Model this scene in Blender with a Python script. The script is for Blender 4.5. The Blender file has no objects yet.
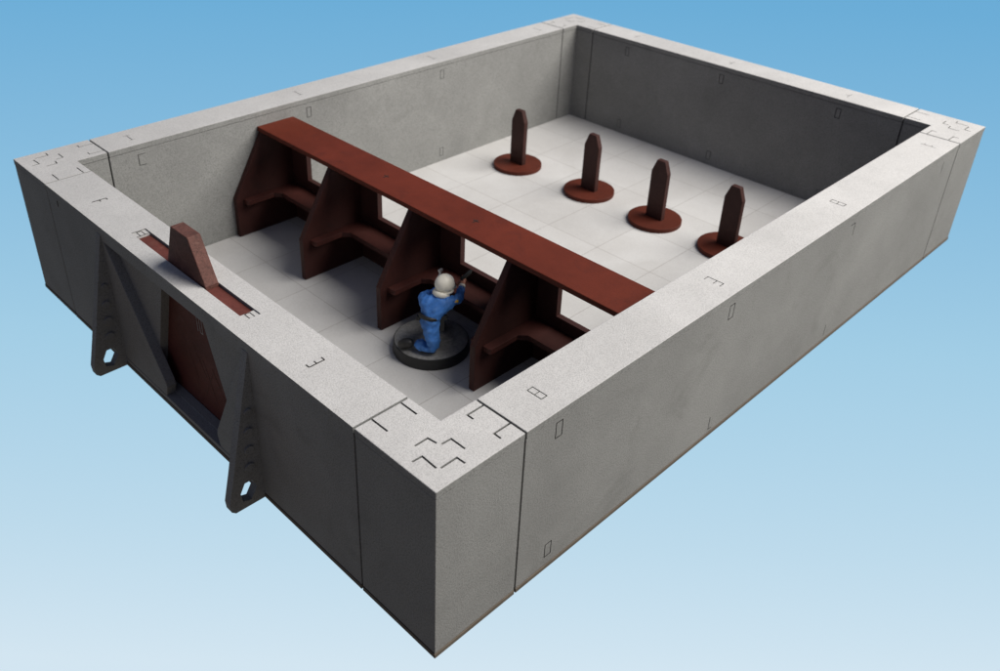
import bpy, bmesh, math, random
from mathutils import Vector, Matrix
random.seed(7)
S = 18.0                                   # the long side of the tank is 18 units
C = bpy.context.scene.collection
scene = bpy.context.scene

# ------------------------------------------------------------------ sizes (fractions of the long side)
W, D, H = 0.725, 1.0, 0.1737               # short side, long side, height
T, CB, FZ = 0.0515, 0.0887, 0.0070         # wall thickness, corner block length, floor height
CAP, SLAB, GAP = 0.0070, 0.0045, 0.0009    # cap sheet, base sheet, half a joint

# ------------------------------------------------------------------ materials
def mat(name):
    m = bpy.data.materials.new(name); m.use_nodes = True
    n = m.node_tree.nodes; l = m.node_tree.links
    b = n['Principled BSDF']
    return m, n, l, b

def ramp(n, stops):
    r = n.new('ShaderNodeValToRGB')
    e = r.color_ramp.elements
    while len(e) < len(stops): e.new(0.5)
    for el, (p, c) in zip(e, stops):
        el.position = p; el.color = (c[0], c[1], c[2], 1)
    return r

def noise(n, l, co, scale, detail=6, rough=0.6, dist=0.0):
    t = n.new('ShaderNodeTexNoise'); t.inputs['Scale'].default_value = scale
    t.inputs['Detail'].default_value = detail; t.inputs['Roughness'].default_value = rough
    t.inputs['Distortion'].default_value = dist
    l.new(co, t.inputs['Vector']); return t

def mix(n, l, mode, fac, a, b):
    m = n.new('ShaderNodeMix'); m.data_type = 'RGBA'; m.blend_type = mode
    if isinstance(fac, float): m.inputs[0].default_value = fac
    else: l.new(fac, m.inputs[0])
    for i, v in ((6, a), (7, b)):
        if isinstance(v, tuple): m.inputs[i].default_value = (v[0], v[1], v[2], 1)
        else: l.new(v, m.inputs[i])
    return m.outputs[2]

def painted(name, base, rough=0.75, mottle=0.16, grain=0.22, grain_scale=13.0, big=0.35, bump=0.25,
            stain=None, stain_amt=0.0, spec=0.35, tint=None):
    """sprayed paint on board: cloudy mottling, sandy grain, a little wear"""
    m, n, l, b = mat(name)
    g = n.new('ShaderNodeNewGeometry').outputs['Position']
    cloud = noise(n, l, g, big, 5, 0.62, 0.3)
    mid = noise(n, l, g, big * 7, 6, 0.65)
    fine = noise(n, l, g, grain_scale, 4, 0.8)
    lo = tuple(c * (1 - mottle) for c in base); hi = tuple(min(1, c * (1 + mottle)) for c in base)
    if tint: hi = tuple(h * t for h, t in zip(hi, tint))
    r1 = ramp(n, [(0.32, lo), (0.68, hi)]); l.new(cloud.outputs['Fac'], r1.inputs[0])
    r2 = ramp(n, [(0.30, (1 - mottle * .7,) * 3), (0.72, (1 + 0 * mottle,) * 3)]); l.new(mid.outputs['Fac'], r2.inputs[0])
    r3 = ramp(n, [(0.34, (1 - grain,) * 3), (0.52, (1, 1, 1)), (0.70, (1 + grain * .25,) * 3)]); l.new(fine.outputs['Fac'], r3.inputs[0])
    c = mix(n, l, 'MULTIPLY', 1.0, r1.outputs[0], r2.outputs[0])
    c = mix(n, l, 'MULTIPLY', 1.0, c, r3.outputs[0])
    if stain:
        st = noise(n, l, g, big * 3.1, 8, 0.7, 0.8)
        rs = ramp(n, [(0.56, (0, 0, 0)), (0.72, (stain_amt,) * 3)]); l.new(st.outputs['Fac'], rs.inputs[0])
        c = mix(n, l, 'MIX', rs.outputs[0], c, stain)
    l.new(c, b.inputs['Base Color'])
    b.inputs['Roughness'].default_value = rough
    b.inputs['Specular IOR Level'].default_value = spec
    bp = n.new('ShaderNodeBump'); bp.inputs['Strength'].default_value = bump; bp.inputs['Distance'].default_value = 0.02
    l.new(fine.outputs['Fac'], bp.inputs['Height']); l.new(bp.outputs[0], b.inputs['Normal'])
    return m

def plain(name, col, rough=0.6, metal=0.0, spec=0.4, var=0.15, sc=6.0):
    m, n, l, b = mat(name)
    g = n.new('ShaderNodeNewGeometry').outputs['Position']
    t = noise(n, l, g, sc, 5, 0.6)
    r = ramp(n, [(0.3, tuple(c * (1 - var) for c in col)), (0.7, tuple(min(1, c * (1 + var)) for c in col))])
    l.new(t.outputs['Fac'], r.inputs[0]); l.new(r.outputs[0], b.inputs['Base Color'])
    b.inputs['Roughness'].default_value = rough; b.inputs['Metallic'].default_value = metal
    b.inputs['Specular IOR Level'].default_value = spec
    return m

M = {}
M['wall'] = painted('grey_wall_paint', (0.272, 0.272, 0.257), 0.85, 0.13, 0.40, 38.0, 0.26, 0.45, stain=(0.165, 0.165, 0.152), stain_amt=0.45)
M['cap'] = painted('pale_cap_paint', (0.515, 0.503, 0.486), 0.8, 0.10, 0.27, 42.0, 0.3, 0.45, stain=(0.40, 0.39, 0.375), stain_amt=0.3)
M['edge'] = plain('burnt_board_edge', (0.12, 0.098, 0.074), 0.85)
M['mark'] = plain('engraved_dark_line', (0.022, 0.02, 0.018), 0.9, spec=0.1)
M['faint'] = plain('faint_scored_line', (0.135, 0.132, 0.125), 0.9, spec=0.1)
M['core'] = plain('dark_joint_board', (0.03, 0.028, 0.026), 0.9, spec=0.1)
M['rust'] = painted('red_brown_paint', (0.120, 0.022, 0.0105), 0.6, 0.2, 0.15, 34.0, 0.5, 0.15, stain=(0.05, 0.013, 0.009), stain_amt=0.45, spec=0.15)
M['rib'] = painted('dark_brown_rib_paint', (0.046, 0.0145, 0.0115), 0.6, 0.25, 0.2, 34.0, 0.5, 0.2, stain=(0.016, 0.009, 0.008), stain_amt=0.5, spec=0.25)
M['postpaint'] = painted('dark_post_paint', (0.052, 0.0185, 0.0145), 0.6, 0.25, 0.3, 26.0, 0.7, 0.3, stain=(0.09, 0.04, 0.03), stain_amt=0.4, spec=0.25)
M['foot'] = painted('brown_foot_paint', (0.092, 0.0195, 0.0105), 0.6, 0.22, 0.2, 34.0, 0.6, 0.2, stain=(0.045, 0.014, 0.010), stain_amt=0.5, spec=0.15)
M['ledge'] = painted('brown_ledge_paint', (0.060, 0.0165, 0.0125), 0.6, 0.25, 0.2, 34.0, 0.5, 0.2, stain=(0.03, 0.012, 0.010), stain_amt=0.5, spec=0.25)
M['rustdark'] = painted('worn_brown_paint', (0.135, 0.058, 0.045), 0.65, 0.22, 0.45, 22.0, 0.9, 0.4, stain=(0.28, 0.16, 0.12), stain_amt=0.6, spec=0.25)
M['gate'] = painted('brown_gate_paint', (0.125, 0.036, 0.028), 0.65, 0.25, 0.3, 26.0, 0.8, 0.3, stain=(0.20, 0.10, 0.075), stain_amt=0.4, spec=0.25)
M['blue'] = painted('blue_cloth_paint', (0.055, 0.20, 0.57), 0.6, 0.3, 0.2, 16.0, 2.6, 0.1)
M['white'] = plain('cream_helmet_paint', (0.92, 0.87, 0.73), 0.4, var=0.06)
M['black'] = plain('black_kit_paint', (0.018, 0.018, 0.017), 0.5)
M['boot'] = plain('black_boot_paint', (0.02, 0.019, 0.018), 0.45, var=0.4, sc=14)
M['skin'] = plain('skin_paint', (0.50, 0.21, 0.13), 0.5, var=0.1)
M['silver'] = plain('silver_paint', (0.50, 0.50, 0.50), 0.35, metal=0.6)
M['yellow'] = plain('yellow_badge_paint', (0.60, 0.36, 0.03), 0.5, var=0.4, sc=25)
M['baserim'] = plain('black_base_rim', (0.020, 0.020, 0.020), 0.5)
M['basetop'] = painted('grey_washed_base_paint', (0.26, 0.255, 0.24), 0.8, 0.4, 0.3, 20.0, 1.6, 0.6, stain=(0.38, 0.37, 0.34), stain_amt=0.55)

def drybrush(m, col, lo=0.50, hi=0.58, amt=0.7):
    n = m.node_tree.nodes; l = m.node_tree.links; b = n['Principled BSDF']
    src = b.inputs['Base Color'].links[0].from_socket
    g = n.new('ShaderNodeNewGeometry')
    r = ramp(n, [(lo, (0, 0, 0)), (hi, (amt, amt, amt))]); l.new(g.outputs['Pointiness'], r.inputs[0])
    l.new(mix(n, l, 'MIX', r.outputs[0], src, col), b.inputs['Base Color'])
drybrush(M['blue'], (0.20, 0.40, 0.78), .51, .60, .4); drybrush(M['boot'], (0.07, 0.07, 0.068), .52, .62, .4); drybrush(M['basetop'], (0.42, 0.41, 0.38), 0.51, 0.60, 0.6)

def floor_mat():
    m, n, l, b = mat('pale_tiled_floor_paint')
    tc = n.new('ShaderNodeNewGeometry').outputs['Position']
    mp = n.new('ShaderNodeMapping'); mp.vector_type = 'POINT'
    mp.inputs['Location'].default_value = (-T * S, -T * S, 0)
    l.new(tc, mp.inputs['Vector'])
    bt = n.new('ShaderNodeTexBrick'); bt.offset = 0.0; bt.squash = 1.0
    bt.inputs['Scale'].default_value = 1.0
    bt.inputs['Brick Width'].default_value = (D - 2 * T) * S / 10
    bt.inputs['Row Height'].default_value = (W - 2 * T) * S / 7
    bt.inputs['Mortar Size'].default_value = 0.0085
    bt.inputs['Mortar Smooth'].default_value = 0.3
    bt.inputs['Color1'].default_value = (0.57, 0.562, 0.546, 1)
    bt.inputs['Color2'].default_value = (0.54, 0.532, 0.516, 1)
    bt.inputs['Mortar'].default_value = (0.36, 0.34, 0.32, 1)
    l.new(mp.outputs[0], bt.inputs['Vector'])
    cloud = noise(n, l, tc, 0.5, 6, 0.65, 0.4)
    r = ramp(n, [(0.3, (0.86, 0.85, 0.84)), (0.65, (1, 1, 1))]); l.new(cloud.outputs['Fac'], r.inputs[0])
    fine = noise(n, l, tc, 30, 3, 0.7)
    r2 = ramp(n, [(0.3, (0.9, 0.9, 0.9)), (0.6, (1, 1, 1))]); l.new(fine.outputs['Fac'], r2.inputs[0])
    c = mix(n, l, 'MULTIPLY', 1.0, bt.outputs['Color'], r.outputs[0])
    c = mix(n, l, 'MULTIPLY', 1.0, c, r2.outputs[0])
    l.new(c, b.inputs['Base Color']); b.inputs['Roughness'].default_value = 0.6
    bp = n.new('ShaderNodeBump'); bp.inputs['Strength'].default_value = 0.3; bp.inputs['Distance'].default_value = 0.02
    bp.invert = True
    l.new(bt.outputs['Fac'], bp.inputs['Height']); l.new(bp.outputs[0], b.inputs['Normal'])
    return m
M['floor'] = floor_mat()

# ------------------------------------------------------------------ mesh helpers (all coordinates in fractions, scaled by S)
class MB:
    def __init__(self): self.bm = bmesh.new()
    def box(self, x0, x1, y0, y1, z0, z1, bev=0.0):
        b = bmesh.new()
        vs = [b.verts.new((x * S, y * S, z * S)) for x in (x0, x1) for y in (y0, y1) for z in (z0, z1)]
        for f in ((0, 1, 3, 2), (4, 6, 7, 5), (0, 4, 5, 1), (2, 3, 7, 6), (0, 2, 6, 4), (1, 5, 7, 3)):
            b.faces.new([vs[i] for i in f])
        self._add(b, bev); return self
    def prism(self, pts, axis, a0, a1, bev=0.0):
        """polygon extruded along an axis: pts are (y,z) for x, (x,z) for y, (x,y) for z"""
        b = bmesh.new()
        def P(p, a):
            q = {'x': (a, p[0], p[1]), 'y': (p[0], a, p[1]), 'z': (p[0], p[1], a)}[axis]
            return b.verts.new(tuple(v * S for v in q))
        lo = [P(p, a0) for p in pts]; hi = [P(p, a1) for p in pts]
        n = len(pts)
        b.faces.new(lo); b.faces.new(hi[::-1])
        for i in range(n):
            b.faces.new((lo[i], hi[i], hi[(i + 1) % n], lo[(i + 1) % n]))
        self._add(b, bev); return self
    def ring(self, outer, inner, axis, a0, a1):
        """plate with a hole: outer and inner polygons with the same number of points"""
        b = bmesh.new()
        def P(p, a):
            q = {'x': (a, p[0], p[1]), 'y': (p[0], a, p[1]), 'z': (p[0], p[1], a)}[axis]
            return b.verts.new(tuple(v * S for v in q))
        L = [[P(p, a) for p in poly] for a in (a0, a1) for poly in (outer, inner)]
        n = len(outer)
        for i in range(n):
            j = (i + 1) % n
            b.faces.new((L[0][i], L[0][j], L[1][j], L[1][i]))
            b.faces.new((L[2][i], L[3][i], L[3][j], L[2][j]))
            b.faces.new((L[0][i], L[2][i], L[2][j], L[0][j]))
            b.faces.new((L[1][i], L[1][j], L[3][j], L[3][i]))
        self._add(b, 0); return self
    def disc(self, c, r, h, axis='z', seg=64, r2=None, bev=0.0):
        r2 = r if r2 is None else r2
        b = bmesh.new()
        bmesh.ops.create_cone(b, cap_ends=True, segments=seg, radius1=r * S, radius2=r2 * S, depth=h * S)
        R = {'z': Matrix(), 'y': Matrix.Rotation(math.pi / 2, 4, 'X'), 'x': Matrix.Rotation(math.pi / 2, 4, 'Y')}[axis]
        bmesh.ops.transform(b, matrix=Matrix.Translation(Vector(c) * S) @ R, verts=b.verts)
        self._add(b, bev, 50); return self
    def bar(self, a, b_, w, h):
        """small rectangular bar between two points"""
        a, b_ = Vector(a) * S, Vector(b_) * S
        d = (b_ - a); L = d.length; q = d.to_track_quat('X', 'Z').to_matrix().to_4x4()
        b = bmesh.new(); bmesh.ops.create_cube(b, size=1)
        bmesh.ops.scale(b, vec=(L, w * S, h * S), verts=b.verts)
        bmesh.ops.transform(b, matrix=Matrix.Translation((a + b_) / 2) @ q, verts=b.verts)
        self._add(b, 0); return self
    def _add(self, b, bev, ang=30):
        bmesh.ops.recalc_face_normals(b, faces=b.faces)
        if bev:
            es = [e for e in b.edges if len(e.link_faces) == 2 and e.calc_face_angle() > math.radians(ang)]
            bmesh.ops.bevel(b, geom=es, offset=bev * S, segments=2, profile=0.5, affect='EDGES')
        me = bpy.data.meshes.new('tmp'); b.to_mesh(me); b.free()
        self.bm.from_mesh(me); bpy.data.meshes.remove(me)
    def build(self, name, material, parent=None, smooth=False):
        o = finish(name, self.bm, material, parent); 
        if smooth:
            for p in o.data.polygons: p.use_smooth = True
        return o

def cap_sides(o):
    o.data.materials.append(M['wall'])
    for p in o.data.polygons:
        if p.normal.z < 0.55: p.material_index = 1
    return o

def finish(name, bm, material, parent=None):
    if parent is not None:                         # keep local coordinates relative to the thing's base
        bmesh.ops.translate(bm, vec=-wloc(parent), verts=bm.verts)
    me = bpy.data.meshes.new(name); bm.to_mesh(me); bm.free()
    me.materials.append(material)
    o = bpy.data.objects.new(name, me); C.objects.link(o)
    if parent is not None: o.parent = parent
    return o

def wloc(o):
    v = Vector((0, 0, 0))
    while o is not None: v += o.location; o = o.parent
    return v

def thing(name, label, cat, loc, group=None):
    o = bpy.data.objects.new(name, None); C.objects.link(o)
    o.location = Vector(loc) * S; o.empty_display_size = 0.3
    o['label'] = label; o['category'] = cat; o['kind'] = 'thing'
    if group: o['group'] = group
    return o

# engraved marks: closed or open outlines of thin dark lines on a face
LW = 0.0010
CUTS = {}
def mark(parent, segs, plane, val, lw=LW, material=None):
    mb = MB(); e = 0.00022
    real = parent.name.startswith(('corner_block', 'wall_section'))       # these get a real groove cut below
    if real:
        depth = 0.0020; sgn = -1 if plane == 'z' else 1
        tgt = next(c for c in parent.children if c.name.split('.')[0] == ('cap' if plane == 'z' else {'wall_section': 'wall_body', 'corner_block': 'block_body'}[parent.name.split('.')[0]]))
        cut = CUTS.setdefault(tgt.name, MB())
    for (a, b) in segs:
        def P3(p, v): return {'z': (p[0], p[1], v), 'y': (p[0], v, p[1]), 'x': (v, p[0], p[1])}[plane]
        if real:
            A, B = Vector(P3(a, 0)), Vector(P3(b, 0)); d = (B - A).normalized() * lw * .5
            nrm = {'z': Vector((0, 0, 1)), 'y': Vector((0, 1, 0)), 'x': Vector((1, 0, 0))}[plane]
            wd = d.cross(nrm).normalized() * lw * .5
            def slab(mb_, v0, v1, k):
                bm = bmesh.new(); vs = []
                for v in (v0, v1):
                    for q in (A - d - wd * k, B + d - wd * k, B + d + wd * k, A - d + wd * k): vs.append(bm.verts.new((q + nrm * v) * S))
                for f in ((0, 1, 2, 3), (7, 6, 5, 4), (0, 4, 5, 1), (1, 5, 6, 2), (2, 6, 7, 3), (3, 7, 4, 0)): bm.faces.new([vs[t] for t in f])
                mb_._add(bm, 0)
            slab(cut, val - sgn * .0015, val + sgn * depth, 1.0)
            slab(mb, val + sgn * (depth - .0004), val + sgn * (depth + .0003), 1.1)
        else:
            mb.bar(P3(a, val), P3(b, val), lw if plane == 'z' else 2 * e, 2 * e if plane == 'z' else lw)
    return mb.build('engraved_mark', material or M['mark'], parent)
def cut_grooves():
    for name, mb in CUTS.items():
        o = bpy.data.objects[name]
        me = bpy.data.meshes.new('cutter'); bmesh.ops.translate(mb.bm, vec=-wloc(o), verts=mb.bm.verts); mb.bm.to_mesh(me); mb.bm.free()
        me.materials.append(M['core'] if name == wr_body else M['wall'])
        c = bpy.data.objects.new('cutter', me); C.objects.link(c); c.location = wloc(o)
        bpy.context.view_layer.update()
        md = o.modifiers.new('groove', 'BOOLEAN'); md.operation = 'DIFFERENCE'; md.solver = 'EXACT'; md.use_self = True; md.object = c
        md.material_mode = 'TRANSFER'
        dg = bpy.context.evaluated_depsgraph_get()
        m2 = bpy.data.meshes.new_from_object(o.evaluated_get(dg)); m2.name = o.name
        o.modifiers.clear(); bpy.data.objects.remove(c)
        o.data = m2
def poly(*p): return [(p[i], p[i + 1]) for i in range(len(p) - 1)]
def rect(x0, x1, y0, y1): return poly((x0, y0), (x1, y0), (x1, y1), (x0, y1), (x0, y0))

BV = 0.0006
# ------------------------------------------------------------------ floor
fl = MB().box(T - 0.004, D - T + 0.004, T - 0.004, W - T + 0.004, 0.0008, FZ).build('floor', M['floor'])
fl['kind'] = 'structure'

# ------------------------------------------------------------------ four corner blocks
def corner(cx, cy, sx, sy, label):
    """L-shaped block; (cx,cy) the outer corner, sx/sy point into the tank"""
    t = thing('corner_block', label, 'corner block', (cx, cy, 0), 'corner blocks of the walled tank')
    def L(o, z0, z1, name, m, bev):
        c = CB - GAP
        pts = [(-o, -o), (c, -o), (c, T + o), (T + o, T + o), (T + o, c), (-o, c)]
        pts = [(cx + sx * a, cy + sy * b) for a, b in pts]
        return MB().prism(pts, 'z', z0, z1, bev).build(name, m, t)
    L(0, SLAB + 0.0006, H - CAP - 0.0005, 'block_body', M['wall'], BV * .6)
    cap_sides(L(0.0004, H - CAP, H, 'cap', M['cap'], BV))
    L(-0.0012, SLAB - 0.0004, SLAB + 0.0012, 'base_joint', M['core'], 0)
    L(-0.0012, H - CAP - 0.0012, H - CAP + 0.0004, 'cap_joint', M['core'], 0)
    L(0.0005, 0, SLAB, 'base_sheet', M['edge'], BV * .5)
    m_ = lambda segs: mark(t, [((cx + sx * a[0], cy + sy * a[1]), (cx + sx * b[0], cy + sy * b[1])) for a, b in segs], 'z', H, 0.0017 if cx + cy == 0 else 0.0013, M['mark'] if cx + cy < .5 else M['faint'])
    # four brackets round the middle of the corner
    m_(poly((0.0205, 0.0440), (0.0320, 0.0440), (0.0330, 0.0365)))
    m_(poly((0.0360, 0.0325), (0.0440, 0.0320), (0.0440, 0.0185)))
    m_(poly((0.0085, 0.0330), (0.0165, 0.0325), (0.0158, 0.0178)))
    m_(poly((0.0190, 0.0150), (0.0335, 0.0150), (0.0338, 0.0078)))
    # tabs at the two joints
    m_(poly((0.0155, CB - 0.002), (0.0155, 0.0700)))
    m_(poly((0.0437, CB - 0.002), (0.0437, 0.0700)))
    m_(poly((CB - 0.002, 0.0430), (0.0708, 0.0430), (0.0708, 0.0375)))
    m_(poly((CB - 0.002, 0.0150), (0.0708, 0.0150), (0.0706, 0.0088)))
    return t
corner(0, 0, 1, 1, 'grey corner block nearest the viewer, its outer edge running down to the lowest tip')
corner(0, W, 1, -1, 'grey corner block at the far left end of the dark wall with the gate')
corner(D, W, -1, -1, 'grey corner block at the far back where the two inner walls meet')
corner(D, 0, -1, 1, 'grey corner block at the far right end of the long outer wall')

# ------------------------------------------------------------------ plain wall sections
def section(x0, x1, y0, y1, label, axis):
    t = thing('wall_section', label, 'wall', ((x0 + x1) / 2, (y0 + y1) / 2, 0), 'wall sections of the walled tank')
    def part(o, z0, z1, name, m, bev):
        ox, oy = (0, o) if axis == 'x' else (o, 0)
        return MB().box(x0 - ox, x1 + ox, y0 - oy, y1 + oy, z0, z1, bev).build(name, m, t)
    part(0, SLAB + 0.0006, H - CAP - 0.0005, 'wall_body', M['wall'], BV * .6)
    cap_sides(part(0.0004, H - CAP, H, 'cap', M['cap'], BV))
    part(-0.0012, SLAB - 0.0004, SLAB + 0.0012, 'base_joint', M['core'], 0)
    part(-0.0012, H - CAP - 0.0012, H - CAP + 0.0004, 'cap_joint', M['core'], 0)
    part(0.0005, 0, SLAB, 'base_sheet', M['edge'], BV * .5)
    # core seen in the open joints at both ends
    if axis == 'x':
        for a, b in ((x0 - 2 * GAP - .0004, x0 + .0002), (x1 - .0002, x1 + 2 * GAP + .0004)):
            MB().box(a, b, y0 + .0022, y1 - .0022, 0.0008, H - 0.003).build('joint_filler', M['core'], t)
    else:
        for a, b in ((y0 - 2 * GAP - .0004, y0 + .0002), (y1 - .0002, y1 + 2 * GAP + .0004)):
            MB().box(x0 + .0022, x1 - .0022, a, b, 0.0008, H - 0.003).build('joint_filler', M['core'], t)
    return t
c0, c1 = CB + GAP, D - CB - GAP
wr = section(c0, c1, 0, T, 'long grey wall whose sunless outer face fills the lower right', 'x')
wr['label'] = 'long grey wall section whose speckled outer face fills the lower right'
wl = section(c0, c1, W - T, W, 'long pale grey wall section at the left that the brown bench butts against', 'x')
d0, d1 = CB + GAP, W - CB - GAP
wb = section(D - T, D, d0, d1, 'far wall section whose inner face lies in bluish dark shade behind the posts', 'y')

# marks on the right wall: cap and outer face
def frame_mark(par, x0, x1, y0, y1, plane, val, tick, m=None):
    s = rect(x0, x1, y0, y1); 
    if tick: xm = (x0 + x1) / 2; ym = (y0 + y1) / 2; s += poly((x0, ym), (x1, ym)) if tick == 1 else poly((xm, y0), (xm, ym))
    return mark(par, s, plane, val, LW, m)
frame_mark(wr, 0.1255, 0.1318, 0.0180, 0.0328, 'z', H, 1)
mark(wr, poly((0.3725, 0.0335), (0.3790, 0.0335), (0.3790, 0.0165), (0.3725, 0.0165)) + poly((0.3725, 0.0235), (0.3790, 0.0235)), 'z', H)
frame_mark(wr, 0.6220, 0.6285, 0.0168, 0.0330, 'z', H, 1)
mark(wr, poly((0.8720, 0.0340), (0.8720, 0.0160)) + poly((0.8720, 0.030), (0.8755, 0.030)) + poly((0.8720, 0.021), (0.8755, 0.021)), 'z', H)
frame_mark(wr, 0.1240, 0.1315, 0.1465, 0.1618, 'y', 0, 0)
frame_mark(wr, 0.1240, 0.1318, 0.0155, 0.0300, 'y', 0, 0)
frame_mark(wr, 0.3690, 0.3770, 0.1455, 0.1610, 'y', 0, 0)
mark(wr, poly((0.3740, 0.0250), (0.3740, 0.0095), (0.3790, 0.0095)), 'y', 0)
mark(wr, poly((0.6140, 0.1590), (0.6240, 0.1590), (0.6240, 0.1440)), 'y', 0)
mark(wr, poly((0.6190, 0.0250), (0.6190, 0.0110)), 'y', 0)
mark(wr, poly((0.8700, 0.1590), (0.8700, 0.1450)), 'y', 0)
# marks on the left wall: cap and inner face
for x in (0.128, 0.375, 0.625, 0.872):
    mark(wl, poly((x - .003, W - 0.034), (x + .003, W - 0.034)) + poly((x, W - 0.034), (x, W - 0.018)) + poly((x - .003, W - 0.018), (x + .003, W - 0.018)), 'z', H, LW, M['faint'])
mark(wl, poly((0.1330, 0.160), (0.1245, 0.160), (0.1245, 0.146), (0.1330, 0.146)), 'y', W - T, LW, M['faint'])
frame_mark(wl, 0.371, 0.378, 0.146, 0.160, 'y', W - T, 0, M['faint'])
frame_mark(wl, 0.622, 0.629, 0.016, 0.030, 'y', W - T, 0, M['faint'])
frame_mark(wl, 0.622, 0.629, 0.146, 0.160, 'y', W - T, 0, M['faint'])
# marks on the far wall
for y in (0.18, 0.375, 0.56):
    mark(wb, poly((D - 0.034, y), (D - 0.018, y)) + poly((D - 0.026, y), (D - 0.026, y + .005)), 'z', H, LW, M['faint'])
    frame_mark(wb, y - .0035, y + .0035, 0.146, 0.160, 'x', D - T, 0, M['faint'])
    frame_mark(wb, y - .0035, y + .0035, 0.016, 0.030, 'x', D - T, 0, M['faint'])

# ------------------------------------------------------------------ the wall with the gate
YM = 0.3660                                        # middle of the gate
GX0, GX1 = 0.0187, 0.0318                          # gate thickness
SY0, SY1 = 0.2610, 0.4700                          # slot
RX = 0.0100                                        # recessed panel
gw = thing('gate_wall_section', 'dark grey wall section with two angled buttresses and a recess holding the brown gate', 'wall', (T / 2, W / 2, 0))
zt = H - CAP - 0.0005; zb = SLAB + 0.0006
mb = MB()
mb.box(GX1 + .0008, T, d0, d1, zb, zt)                              # inner skin
mb.box(GX0, GX1 + .0008, d0, SY0, zb, zt)                           # filler beside the gate
mb.box(GX0, GX1 + .0008, SY1, d1, zb, zt)
ZO = 0.157
mb.prism([(d0, zb), (YM - 0.082, zb), (YM - 0.082, 0.012), (YM - 0.0335, ZO), (d0, ZO)], 'x', RX, GX0)
mb.prism([(d1, zb), (d1, ZO), (YM + 0.0335, ZO), (YM + 0.082, 0.012), (YM + 0.082, zb)], 'x', RX, GX0)
mb.box(RX, GX0, d0, d1, ZO, zt)
mb.box(RX, GX0, YM - 0.082, YM + 0.082, zb, 0.0118)
FY1, FY2, FT = 0.5050, 0.2320, 0.0090               # the two buttress plates (lower y face) and their thickness
mb.box(0, RX, FY1 + FT * .5, d1, zb, zt)                            # outer skin left of the left buttress
mb.box(0, RX, d0, FY2 + FT * .5, zb, zt)                            # outer skin right of the right buttress
mb.box(0, RX, FY2 + FT * .5, FY1 + FT * .5, ZO, zt)                 # lintel
mb.box(0, RX, FY2 + FT * .5, FY1 + FT * .5, zb, 0.0100)             # sill
mb.build('wall_body', M['wall'], gw)
# cap with a slot
mb = MB(); xa, xb = 0.0174, 0.0326
mb.box(-.0004, xa, d0, d1, H - CAP, H); mb.box(xb, T + .0004, d0, d1, H - CAP, H)
mb.box(xa, xb, d0, SY0, H - CAP, H); mb.box(xa, xb, SY1, d1, H - CAP, H)
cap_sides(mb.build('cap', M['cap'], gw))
for a, b in ((SY0, SY0 + 0.0105), (SY1 - 0.0105, SY1)):             # pale tabs at the ends of the slot
    MB().box(xa + .0002, xb - .0002, a + .0002, b, H - 0.020, H - 0.0012).build('slot_tab', M['cap'], gw)
    ym = (a + b) / 2; y1 = b - .0008; y0 = a + .001
    mark(gw, poly((xa + .0006, y0), (xb - .0006, y0)) + poly((xa + .005, y0), (xa + .005, y1), (xa + .010, y1), (xa + .010, y0)), 'z', H - 0.0012, 0.0007)
MB().box(-.0005, T + .0005, d0, d1, 0, SLAB).build('base_sheet', M['edge'], gw)
MB().box(.0012, T - .0012, d0, d1, SLAB - .0004, SLAB + .0012).build('base_joint', M['core'], gw)
mb = MB(); mb.box(.0012, xa - .001, d0, d1, zt - .0003, H - CAP + .0003); mb.box(xb + .001, T - .0012, d0, d1, zt - .0003, H - CAP + .0003)
mb.build('cap_joint', M['core'], gw)
for a, b in ((d0 - 2 * GAP - .0004, d0 + .0002), (d1 - .0002, d1 + 2 * GAP + .0004)):
    MB().box(.0022, T - .0022, a, b, 0.0008, H - 0.003).build('joint_filler', M['core'], gw)
# triangular gusset plates flat in the wall plane beside each buttress
def gusset(y0, s, k=1.0):
    pts = [(y0, ZO - .0002), (y0 - s * 0.006, ZO - .0002), (y0 - s * 0.0965 * k, 0.030), (y0 - s * 0.0985 * k, 0.0235), (y0 - s * 0.094 * k, 0.0102), (y0, 0.0102)]
    MB().prism(pts, 'x', 0.0002, RX + .0005, BV).build('gusset_plate', M['wall'], gw)
gusset(FY1 + FT * .4, 1); gusset(FY2 + FT * .6, -1, 0.76)
# buttress plates with a bolt hole and four bolt heads
def hexa(cx, cz, r, n, ph): return [(cx + r * math.cos(ph + k * 2 * math.pi / n), cz + r * math.sin(ph + k * 2 * math.pi / n)) for k in range(n)]
def buttress(y0):
    hole = [(-.0125, .0265), (-.0095, .0185), (-.0150, .0095), (-.0215, .0115), (-.0225, .0190), (-.0185, .0265)]
    outer = [(.0004, .0420), (.0004, .0003), (-.0310, .0003), (-.0350, .0040), (-.0357, .0130), (-.0285, .0420)]
    order_h = [(-.0170 + (x + .0170) * 1.3, .0190 + (z - .0190) * 1.3) for x, z in hole]
    mb = MB()
    mb.ring(outer, order_h, 'y', y0, y0 + FT)
    mb.prism([(.0004, .0420), (-.0285, .0420), (-.0005, .1635), (.0004, .1635)], 'y', y0, y0 + FT)
    bmesh.ops.remove_doubles(mb.bm, verts=mb.bm.verts, dist=1e-4 * S)
    kill = [f for f in mb.bm.faces if abs(f.calc_center_median().z - .0420 * S) < 1e-4 and abs(f.normal.z) > .9]
    bmesh.ops.delete(mb.bm, geom=kill, context='FACES_ONLY')
    b = mb.build('buttress', M['wall'], gw)
    for (x, z, r) in ((-.0075, .105, .0036), (-.0095, .084, .0042), (-.0110, .064, .0047), (-.0125, .0445, .0050)):
        MB().disc((x, y0 - .0008, z), r, .0024, 'y', 6 if False else 20, bev=.0003).build('bolt_head', M['wall'], b)
    return b
buttress(FY1); buttress(FY2)
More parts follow.
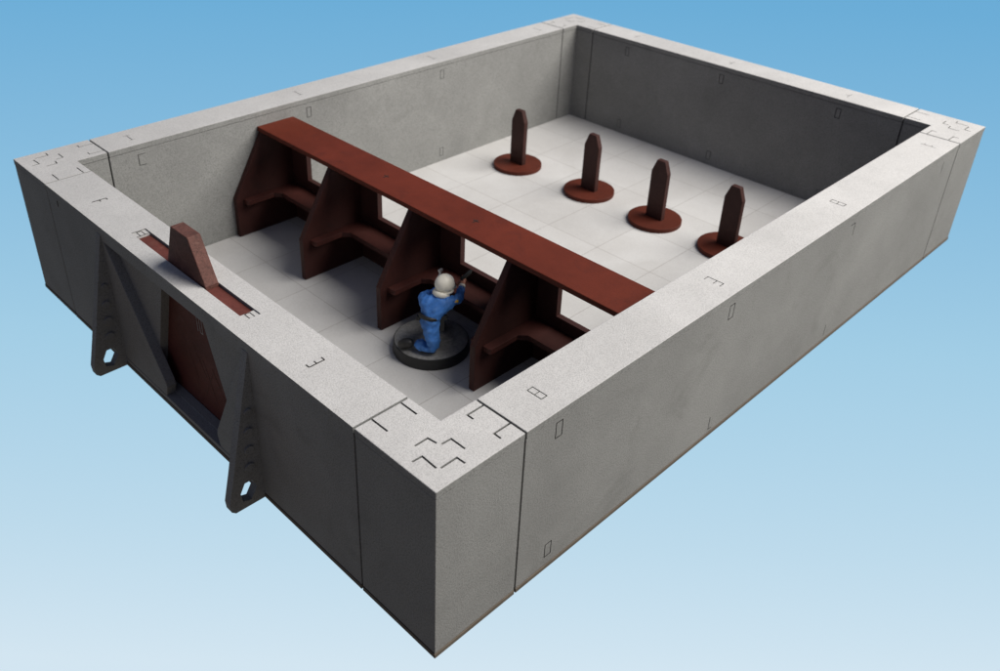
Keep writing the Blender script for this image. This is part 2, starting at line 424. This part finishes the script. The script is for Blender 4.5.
# marks on the gate wall
mark(gw, poly((0.0185, 0.170), (0.0335, 0.170)) + poly((0.0185, 0.170), (0.0185, 0.1745)) + poly((0.026, 0.170), (0.026, 0.174)) + poly((0.0335, 0.170), (0.0335, 0.1745)), 'z', H)
mark(gw, poly((0.0180, 0.5600), (0.0335, 0.5600)) + poly((0.026, 0.5600), (0.026, 0.5560)) + poly((0.0335, 0.5600), (0.0335, 0.5560)), 'z', H)
mark(gw, poly((0.2530, 0.1600), (0.2530, 0.1510), (0.2460, 0.1500), (0.2440, 0.1530)), 'x', 0.0102)
mark(gw, poly((0.610, 0.1560), (0.610, 0.1630)), 'x', 0)

# ------------------------------------------------------------------ the gate with its lifting lug
ga = thing('sluice_gate', 'brown sliding gate in the slot of the dark wall, wedge-shaped lug on top', 'gate', (0.025, YM, 0.0125))
MB().box(GX0, GX1, SY0 + .0110, SY1 - .0110, 0.0125, H - .0028, BV * .5).build('gate_panel', M['gate'], ga)
MB().prism([(0.3290, H - .0032), (0.3980, H - .0032), (0.3980, H + .001), (0.3815, 0.2165), (0.3510, 0.2165), (0.3290, H + .001)], 'x', GX0 - .0002, GX1 + .0002, BV * 1.3).build('lifting_lug', M['rustdark'], ga)
mark(ga, poly((0.3570, 0.113), (0.3570, 0.139), (0.3480, 0.139), (0.3480, 0.113), (0.3525, 0.113), (0.3525, 0.130)), 'x', GX0, 0.0009, M['cap'])
sc = MB()
for k in range(9):                                 # scored slanting lines in the gate face
    y = 0.312 + 0.0085 * k; z0 = 0.03 + 0.014 * (k % 3)
    sc.bar((GX0, y, z0), (GX0, y + (.020 if k % 2 else -.022), z0 + .024 + .008 * (k % 4)), 0.0004, 0.0006)
sc.build('scored_lines', M['rustdark'], ga)

# ------------------------------------------------------------------ the brown bench with ribs and window openings
be = thing('barricade', 'long red-brown ribbed barricade with window openings spanning the tank from wall to wall', 'barricade', (0.30, W / 2, FZ))
BZ = 0.1480
MB().box(0.2905, 0.3480, T + .0006, W - T - .0006, BZ, 0.1540, BV).build('top_plank', M['rust'], be)
RT = 0.0080
ribs = [0.6645, 0.5120, 0.3606, 0.2062, 0.0525]
for y in ribs:
    MB().prism([(0.2430, FZ), (0.2430, 0.0640), (0.2930, BZ - .0002), (0.3358, BZ - .0002), (0.3358, FZ)], 'y', y, y + RT, BV).build('rib', M['rib'], be)
wins = [(0.5570, 0.6300), (0.4050, 0.4780), (0.2535, 0.3265), (0.1000, 0.1775)]
mb = MB(); zw0, zw1 = 0.0765, 0.1380
mb.box(0.3360, 0.3430, T + .0006, W - T - .0006, FZ, zw0); mb.box(0.3360, 0.3430, T + .0006, W - T - .0006, zw1, BZ - .0002)
edges = [T + .0006] + [v for w in sorted(wins) for v in w] + [W - T - .0006]
for i in range(0, len(edges), 2): mb.box(0.3360, 0.3430, edges[i], edges[i + 1], zw0, zw1)
mb.build('back_panel', M['rib'], be)
for i in range(4):
    yl = ribs[i] - .0002; yr = ribs[i + 1] + RT + .0002; a = 0.0110; xf = 0.3030
    pts = [(0.3357, yl), (0.2540, yl), (0.2540, yl - a + .002), (0.2560, yl - a), (xf - .008, yl - a), (xf, yl - a - .008),
           (xf, yr + a + .008), (xf - .008, yr + a), (0.2560, yr + a), (0.2540, yr + a - .002), (0.2540, yr), (0.3357, yr)]
    MB().prism(pts, 'z', 0.0555, 0.0620, BV * .5).build('ledge', M['ledge'], be)
for x, y in ((0.3190, 0.4395), (0.3190, 0.2870)):   # small engraved marks on the top
    mark(be, poly((x - .004, y), (x + .004, y)) + poly((x + .001, y - .004), (x + .001, y + .004)), 'z', 0.1540, 0.0012, M['core'])

wr_body = next(c.name for c in wr.children if c.name.startswith('wall_body'))
cut_grooves()
# ------------------------------------------------------------------ four posts on round feet
PL = ['short brown post on a round foot, farthest left by the pale wall',
      'short brown post on a round foot, second from the pale left wall',
      'short brown post on a round foot, third from the pale left wall',
      'short brown post whose round foot is partly hidden by the long right wall']
post0 = thing('post', PL[0], 'post', (0.705, 0.577, FZ), 'posts in the row on the pale floor')
px, py = 0.705, 0.577
MB().disc((px, py, FZ + .0031), 0.0390, .0062, 'z', 72, bev=.0006).build('round_foot', M['foot'], post0)
MB().prism([(py - .0136, FZ + .0060), (py + .0136, FZ + .0060), (py + .0136, 0.0850), (py + .0066, 0.1030), (py - .0066, 0.1030), (py - .0136, 0.0850)], 'x', px - .0042, px + .0042, BV).build('upright', M['postpaint'], post0)
for i, (x, y) in enumerate(((0.705, 0.577), (0.7160, 0.4365), (0.7145, 0.3120), (0.7200, 0.1960))):
    if i == 0: continue
    r = post0.copy(); C.objects.link(r); r.location = Vector((x, y, FZ)) * S; r['label'] = PL[i]
    for ch in post0.children:
        c = ch.copy(); C.objects.link(c); c.parent = r
FIG = True
# ------------------------------------------------------------------ the painted figurine
def skin_mesh(name, nodes, edges, material, parent, sub=2, root=0):
    """nodes: [(x,y,z,r)] ; grows a continuous surface with Skin + Subdivision, stored as plain mesh"""
    bm = bmesh.new(); lay = bm.verts.layers.skin.verify()
    vs = []
    for i, nd in enumerate(nodes):
        v = bm.verts.new((nd[0] * S, nd[1] * S, nd[2] * S)); r = nd[3] * S
        v[lay].radius = (r, nd[4] * S if len(nd) > 4 else r); v[lay].use_root = (i == root); vs.append(v)
    for a, b in edges: bm.edges.new((vs[a], vs[b]))
    me = bpy.data.meshes.new(name + '_cage'); bm.to_mesh(me); bm.free()
    o = bpy.data.objects.new(name + '_cage', me); C.objects.link(o)
    sk = o.modifiers.new('s', 'SKIN'); sk.use_smooth_shade = True; sk.branch_smoothing = 0.3
    sb = o.modifiers.new('d', 'SUBSURF'); sb.levels = sub; sb.render_levels = sub
    dg = bpy.context.evaluated_depsgraph_get()
    me2 = bpy.data.meshes.new_from_object(o.evaluated_get(dg))
    C.objects.unlink(o); bpy.data.objects.remove(o)
    b2 = bmesh.new(); b2.from_mesh(me2); bpy.data.meshes.remove(me2)
    ob = finish(name, b2, material, parent)
    for p in ob.data.polygons: p.use_smooth = True
    return ob

BCX, BCY, BR, BH = 0.26354, 0.29681, 0.04423, 0.01313
fg = thing('figurine', 'kneeling figurine in blue overalls and white helmet on a round black base', 'figurine', (BCX, BCY, FZ))
base = MB().disc((BCX, BCY, FZ + BH / 2), BR, BH, 'z', 96, r2=BR * .965, bev=.0008).build('round_base', M['baserim'], fg)
bz = FZ + BH
# textured top of the base
b = bmesh.new()
NR, NA = 14, 72
rows = []
for i in range(NR + 1):
    r = BR * .955 * i / NR; row = []
    for k in range(NA if i else 1):
        a = 2 * math.pi * k / NA
        h = 0.0010 * (1 if i < NR else 0) + (0.0007 * random.random() if i < NR - 1 else 0)
        if i == NR: h = -0.0002
        row.append(b.verts.new(((BCX + r * math.cos(a)) * S, (BCY + r * math.sin(a)) * S, (bz + h) * S)))
    rows.append(row)
for i in range(NR):
    for k in range(NA):
        if i == 0: b.faces.new((rows[0][0], rows[1][k], rows[1][(k + 1) % NA]))
        else: b.faces.new((rows[i][k], rows[i + 1][k], rows[i + 1][(k + 1) % NA], rows[i][(k + 1) % NA]))
bmesh.ops.recalc_face_normals(b, faces=b.faces)
tp = finish('base_texture', b, M['basetop'], base)
for p in tp.data.polygons: p.use_smooth = True

N = [(.2460, .2835, .0585, .0108),          # 0 pelvis
     (.2505, .2820, .0680, .0104),          # 1 waist
     (.2565, .2825, .0765, .0116),          # 2 chest
     (.2630, .2835, .0840, .0055),          # 3 neck
     (.2690, .2835, .0900, .0068),          # 4 jaw
     (.2715, .2832, .0965, .0072),          # 5 skull
     (.2660, .2710, .0790, .0072),          # 6 shoulder R
     (.2815, .2715, .0775, .0060),          # 7 elbow R
     (.2960, .2815, .0835, .0043),          # 8 wrist R
     (.2490, .2945, .0770, .0070),          # 9 shoulder L
     (.2640, .3090, .0710, .0058),          # 10 elbow L
     (.2950, .2915, .0805, .0042),          # 11 wrist L
     (.2430, .2765, .0540, .0098),          # 12 hip R
     (.2435, .2735, .0420, .0092),          # 13 thigh R
     (.2455, .2700, .0290, .0080),          # 14 knee R
     (.2385, .2810, .0295, .0074),          # 15 calf R
     (.2330, .2910, .0305, .0066),          # 16 ankle R
     (.2520, .2910, .0545, .0096),          # 17 hip L
     (.2650, .2960, .0530, .0082),          # 18 thigh L
     (.2820, .2995, .0510, .0072),          # 19 knee L
     (.2810, .3005, .0375, .0064),          # 20 calf L
     (.2795, .3020, .0275, .0050)]          # 21 ankle L
E_ = [(0, 1), (1, 2), (2, 3), (3, 4), (4, 5), (2, 6), (6, 7), (7, 8), (2, 9), (9, 10), (10, 11), (0, 12), (12, 13), (13, 14), (14, 15), (15, 16), (0, 17), (17, 18), (18, 19), (19, 20), (20, 21)]
body = skin_mesh('body', N, E_, M['blue'], fg, 3)
body.data.materials.append(M['skin'])
off = wloc(body)
for p in body.data.polygons:
    c = (p.center + off) / S
    if c.z > .0855 and (c - Vector((.270, .2833, .094))).length < .012: p.material_index = 1
# cloth creases on the suit
tx = bpy.data.textures.new('cloth_folds', 'CLOUDS'); tx.noise_scale = 0.085; tx.noise_depth = 1
dm = body.modifiers.new('folds', 'DISPLACE'); dm.texture = tx; dm.strength = 0.07; dm.mid_level = 0.5; dm.texture_coords = 'LOCAL'
# boots
skin_mesh('boot', [(.2330, .2905, .0300, .0056), (.2280, .2980, .0310, .0062), (.2245, .3010, .0272, .0056), (.2255, .3075, .0240, .0048)], [(0, 1), (1, 2), (2, 3)], M['boot'], fg)
skin_mesh('boot', [(.2795, .3015, .0320, .0048), (.2790, .3020, .0255, .0052), (.2850, .3040, .0240, .0046), (.2925, .3062, .0232, .0038)], [(0, 1), (1, 2), (2, 3)], M['boot'], fg)

# hands: palm with four unequal fingers and a thumb, closed on the pistol grip
def hand(wrist, palm, grip, side):
    w, pm, g = Vector(wrist), Vector(palm), Vector(grip)
    f = (pm - w).normalized(); s = Vector((0, side, 0)); up = Vector((0, 0, 1))
    nodes = [(*w, .0027), (*((w + pm) / 2), .0031), (*pm, .0032)]; ed = [(0, 1), (1, 2)]
    for k, ln in enumerate((.0052, .0056, .0052, .0042)):
        r0 = pm + f * .0014 + up * (.0025 - .0017 * k)
        k1 = r0 + f * ln * .55 + s * .0003
        k2 = k1 + f * ln * .15 - s * ln * .45
        k3 = k2 - f * ln * .35 - s * ln * .15
        i = len(nodes)
        nodes += [(*r0, .00105), (*k1, .00100), (*k2, .00092), (*k3, .0008)]
        ed += [(2, i), (i, i + 1), (i + 1, i + 2), (i + 2, i + 3)]
    t0 = (w + pm) / 2 + up * .0022 - s * .0012; t1 = t0 + f * .0030 + up * .0010 - s * .0010; t2 = t1 + f * .0030
    i = len(nodes); nodes += [(*t0, .0013), (*t1, .0012), (*t2, .0010)]; ed += [(1, i), (i, i + 1), (i + 1, i + 2)]
    return skin_mesh('hand', nodes, ed, M['skin'], fg, 2)
hand((.2955, .2812, .0838), (.3010, .2852, .0855), (.303, .287, .086), -1)
hand((.2950, .2917, .0806), (.3000, .2890, .0830), (.303, .287, .084), 1)
# cuffs
def cuff(a, b, r):
    a, b = Vector(a), Vector(b)
    bm = bmesh.new(); bmesh.ops.create_cone(bm, cap_ends=True, segments=20, radius1=r * S, radius2=r * .92 * S, depth=(b - a).length * S)
    bmesh.ops.transform(bm, matrix=Matrix.Translation((a + b) / 2 * S) @ (b - a).to_track_quat('Z', 'Y').to_matrix().to_4x4(), verts=bm.verts)
    o = finish('cuff', bm, M['white'], fg)
    for p in o.data.polygons: p.use_smooth = len(p.vertices) == 4
cuff((.2935, .2798, .0826), (.2962, .2818, .0838), .0040)
cuff((.2925, .2931, .0794), (.2952, .2913, .0807), .0039)
# pistol
pd = Vector((.97, .22, .06)).normalized()
pg = Vector((.3020, .2862, .0862))
mb = MB()
mb.bar(pg + Vector((-.004, -.001, .0030)), pg + pd * .015 + Vector((0, 0, .0030)), .0028, .0036)
mb.bar(pg + Vector((0, 0, .0025)), pg + Vector((-.0018, 0, -.0050)), .0026, .0034)
mb.bar(pg + pd * .013 + Vector((0, 0, .0034)), pg + pd * .0170 + Vector((0, 0, .0034)), .0018, .0018)
mb.bar(pg + pd * .0045 + Vector((0, 0, .0010)), pg + pd * .0045 + Vector((0, 0, -.0008)), .0018, .0010)
mb.build('pistol', M['black'], fg)
# helmet: dome open at the face, with rim, collar and an earpiece
HC = Vector((.2710, .2832, .0957)); hf = Vector((.98, .10, -.05)).normalized()
bm = bmesh.new(); bmesh.ops.create_uvsphere(bm, u_segments=40, v_segments=28, radius=1)
for v in bm.verts: v.co = Vector((v.co.x * 1.06, v.co.y * .98, v.co.z * (1.02 if v.co.z > 0 else .95)))
bmesh.ops.delete(bm, geom=[f for f in bm.faces if (lambda c: (c.x > .62 and -.75 < c.z < .42) or c.z < -.80)(f.calc_center_median())], context='FACES')
rot = hf.to_track_quat('X', 'Z').to_matrix().to_4x4()
bmesh.ops.transform(bm, matrix=Matrix.Translation(HC * S) @ rot @ Matrix.Scale(.0110 * S, 4), verts=bm.verts)
hm = finish('helmet', bm, M['white'], fg)
so = hm.modifiers.new('shell', 'SOLIDIFY'); so.thickness = .0010 * S; so.offset = -1
for p in hm.data.polygons: p.use_smooth = True
def torus(name, c, R, r, nrm, m, par, sx=1.0):
    bm = bmesh.new(); q = Vector(nrm).normalized().to_track_quat('Z', 'X').to_matrix()
    ns, nt = 40, 12; g = []
    for i in range(ns):
        a = 2 * math.pi * i / ns; row = []
        for k in range(nt):
            t = 2 * math.pi * k / nt
            p = Vector(((R * sx + r * math.cos(t)) * math.cos(a), (R + r * math.cos(t)) * math.sin(a), r * 1.15 * math.sin(t)))
            row.append(bm.verts.new((Vector(c) + q @ p) * S))
        g.append(row)
    for i in range(ns):
        for k in range(nt):
            bm.faces.new((g[i][k], g[(i + 1) % ns][k], g[(i + 1) % ns][(k + 1) % nt], g[i][(k + 1) % nt]))
    bmesh.ops.recalc_face_normals(bm, faces=bm.faces)
    o = finish(name, bm, m, par)
    for p in o.data.polygons: p.use_smooth = True
    return o
torus('collar', (.2655, .2829, .0858), .0068, .0031, (.35, 0, 1), M['white'], fg)
torus('helmet_rim', (.2708, .2832, .0882), .0090, .0011, (.10, 0, 1), M['white'], hm)
mb = MB()
ec = HC + Vector((.0035, .0112, .0030))
mb.disc(tuple(ec), .0024, .0030, 'y', 20, bev=.0004)
mb.bar(ec + Vector((.0006, .0012, -.0005)), ec + Vector((.0016, .0014, .0062)), .0020, .0020)
mb.bar(ec + Vector((-.0010, .0012, .0062)), ec + Vector((.0038, .0012, .0068)), .0026, .0026)
mb.build('earpiece', M['silver'], hm)
# face: nose, eyes, mouth
fc = Vector((.2790, .2840, .0945)); fr = Vector((.10, -.98, 0)); up = Vector((0, 0, 1))
def blob(name, c, r, m, sc=(1, 1, 1)):
    bm = bmesh.new(); bmesh.ops.create_uvsphere(bm, u_segments=14, v_segments=10, radius=1)
    bmesh.ops.transform(bm, matrix=Matrix.Translation(Vector(c) * S) @ Matrix.Diagonal((r * sc[0] * S, r * sc[1] * S, r * sc[2] * S, 1)), verts=bm.verts)
    o = finish(name, bm, m, fg)
    for p in o.data.polygons: p.use_smooth = True
blob('nose', fc + up * -.0002, .0012, M['skin'], (1.2, .8, 1.4))
for s in (-1, 1): blob('eye', fc + fr * s * .0028 + up * .0014 - Vector((.0012, 0, 0)), .0009, M['black'])
blob('mouth', fc - up * .0034 - Vector((.0012, 0, 0)), .0012, M['rust'], (.5, 1.4, .3))
# belt, pouches, holster, sleeve badge
torus('belt', (.2487, .2826, .0640), .0108, .0021, (.30, .02, 1), M['black'], fg, 0.98)
mb = MB(); mb.bar((.2565, .2710, .0640), (.2535, .2685, .0500), .0058, .0050); mb.bar((.2585, .2705, .0660), (.2580, .2700, .0615), .0074, .0064)
mb.build('holster', M['black'], fg)
mb = MB(); mb.bar((.2400, .2910, .0640), (.2395, .2915, .0595), .0050, .0044); mb.build('pouch', M['black'], fg)
mb = MB(); mb.bar((.2605, .2860, .0640), (.2605, .2865, .0600), .0050, .0030); mb.build('pouch', M['black'], fg)
blob('sleeve_badge', (.2725, .2658, .0800), .0023, M['yellow'], (1.2, .5, 1.0))

# ------------------------------------------------------------------ camera
cam = bpy.data.cameras.new('camera'); co = bpy.data.objects.new('camera', cam); C.objects.link(co)
yaw, pitch, roll = 0.7793746658753299, 0.5373257194209028, 0.031515891670562776
cy_, sy_, cp_, sp_ = math.cos(yaw), math.sin(yaw), math.cos(pitch), math.sin(pitch)
f = Vector((cy_ * cp_, sy_ * cp_, -sp_)); r = Vector((sy_, -cy_, 0)); u = r.cross(f)
r2 = math.cos(roll) * r + math.sin(roll) * u; u2 = -math.sin(roll) * r + math.cos(roll) * u
m4 = Matrix((r2, u2, -f)).transposed().to_4x4()
m4.translation = Vector((-0.2977561631776641, -0.3246112298130902, 0.6099866240385513)) * S
co.matrix_world = m4
cam.sensor_width = 36; cam.lens = 0.8992353 * 36
cam.shift_x = (500 - 475.262) / 1000; cam.shift_y = -(335.5 - 269.848) / 1000
cam.clip_start = 0.05; cam.clip_end = 2000
cam.dof.use_dof = True; cam.dof.focus_distance = 0.80 * S; cam.dof.aperture_fstop = 0.55
scene.camera = co

# ------------------------------------------------------------------ sky backdrop (world): pale low down, blue higher up, dim surroundings with added tints behind the viewer
w = bpy.data.worlds.new('World'); scene.world = w; w.use_nodes = True
n = w.node_tree.nodes; l = w.node_tree.links
bg = n['Background']
tc = n.new('ShaderNodeTexCoord')
hd = Vector((cy_, sy_, 0))
dot = n.new('ShaderNodeVectorMath'); dot.operation = 'DOT_PRODUCT'; dot.inputs[1].default_value = hd
l.new(tc.outputs['Generated'], dot.inputs[0])
sep = n.new('ShaderNodeSeparateXYZ'); l.new(tc.outputs['Generated'], sep.inputs[0])
mx = n.new('ShaderNodeMath'); mx.operation = 'MAXIMUM'; mx.inputs[1].default_value = 0.05; l.new(dot.outputs['Value'], mx.inputs[0])
dv = n.new('ShaderNodeMath'); dv.operation = 'DIVIDE'; l.new(sep.outputs['Z'], dv.inputs[0]); l.new(mx.outputs[0], dv.inputs[1])
mr = n.new('ShaderNodeMapRange'); mr.inputs[1].default_value = -1.5; mr.inputs[2].default_value = 0.5; l.new(dv.outputs[0], mr.inputs[0])
def q(v): return (v + 1.5) / 2.0
rp = ramp(n, [(q(-1.416), (.650, .785, .880)), (q(-1.10), (.515, .705, .835)), (q(-.707), (.362, .610, .785)), (q(-.25), (.150, .418, .680)), (q(0.15), (.10, .32, .60)), (q(0.5), (.03, .05, .07))])
l.new(mr.outputs[0], rp.inputs[0])
ms = n.new('ShaderNodeMapRange'); ms.interpolation_type = 'SMOOTHSTEP'; ms.inputs[1].default_value = 0.18; ms.inputs[2].default_value = 0.5
l.new(dot.outputs['Value'], ms.inputs[0])
mxn = n.new('ShaderNodeMix'); mxn.data_type = 'RGBA'; l.new(ms.outputs[0], mxn.inputs[0])
vs = n.new('ShaderNodeMapRange'); vs.interpolation_type = 'SMOOTHSTEP'; vs.inputs[1].default_value = -.25; vs.inputs[2].default_value = .35; l.new(sep.outputs['Z'], vs.inputs[0])
room_tint = n.new('ShaderNodeMix'); room_tint.data_type = 'RGBA'; l.new(vs.outputs[0], room_tint.inputs[0])
room_tint.inputs[6].default_value = (.170, .145, .105, 1); room_tint.inputs[7].default_value = (.098, .112, .180, 1)  # warm below, cool above: tints added to steer the ambient light on the walls
l.new(room_tint.outputs[2], mxn.inputs[6]); l.new(rp.outputs[0], mxn.inputs[7])
l.new(mxn.outputs[2], bg.inputs['Color']); bg.inputs['Strength'].default_value = 1.0

# ------------------------------------------------------------------ lamp: one big soft lamp high at the back right
ld = bpy.data.lights.new('soft_lamp', 'AREA'); ld.shape = 'DISK'; ld.size = 54; ld.energy = 71000; ld.color = (1.0, 0.965, 0.92)
lo = bpy.data.objects.new('soft_lamp', ld); C.objects.link(lo)
tgt = Vector((.5, .36, 0)) * S
dirn = Vector((.66, -.77, 1.18)).normalized()
lo.location = tgt + dirn * 60
lo.rotation_euler = dirn.to_track_quat('Z', 'Y').to_euler()

scene.view_settings.view_transform = 'Standard'; scene.view_settings.look = 'None'
scene.view_settings.exposure = 0; scene.view_settings.gamma = 1
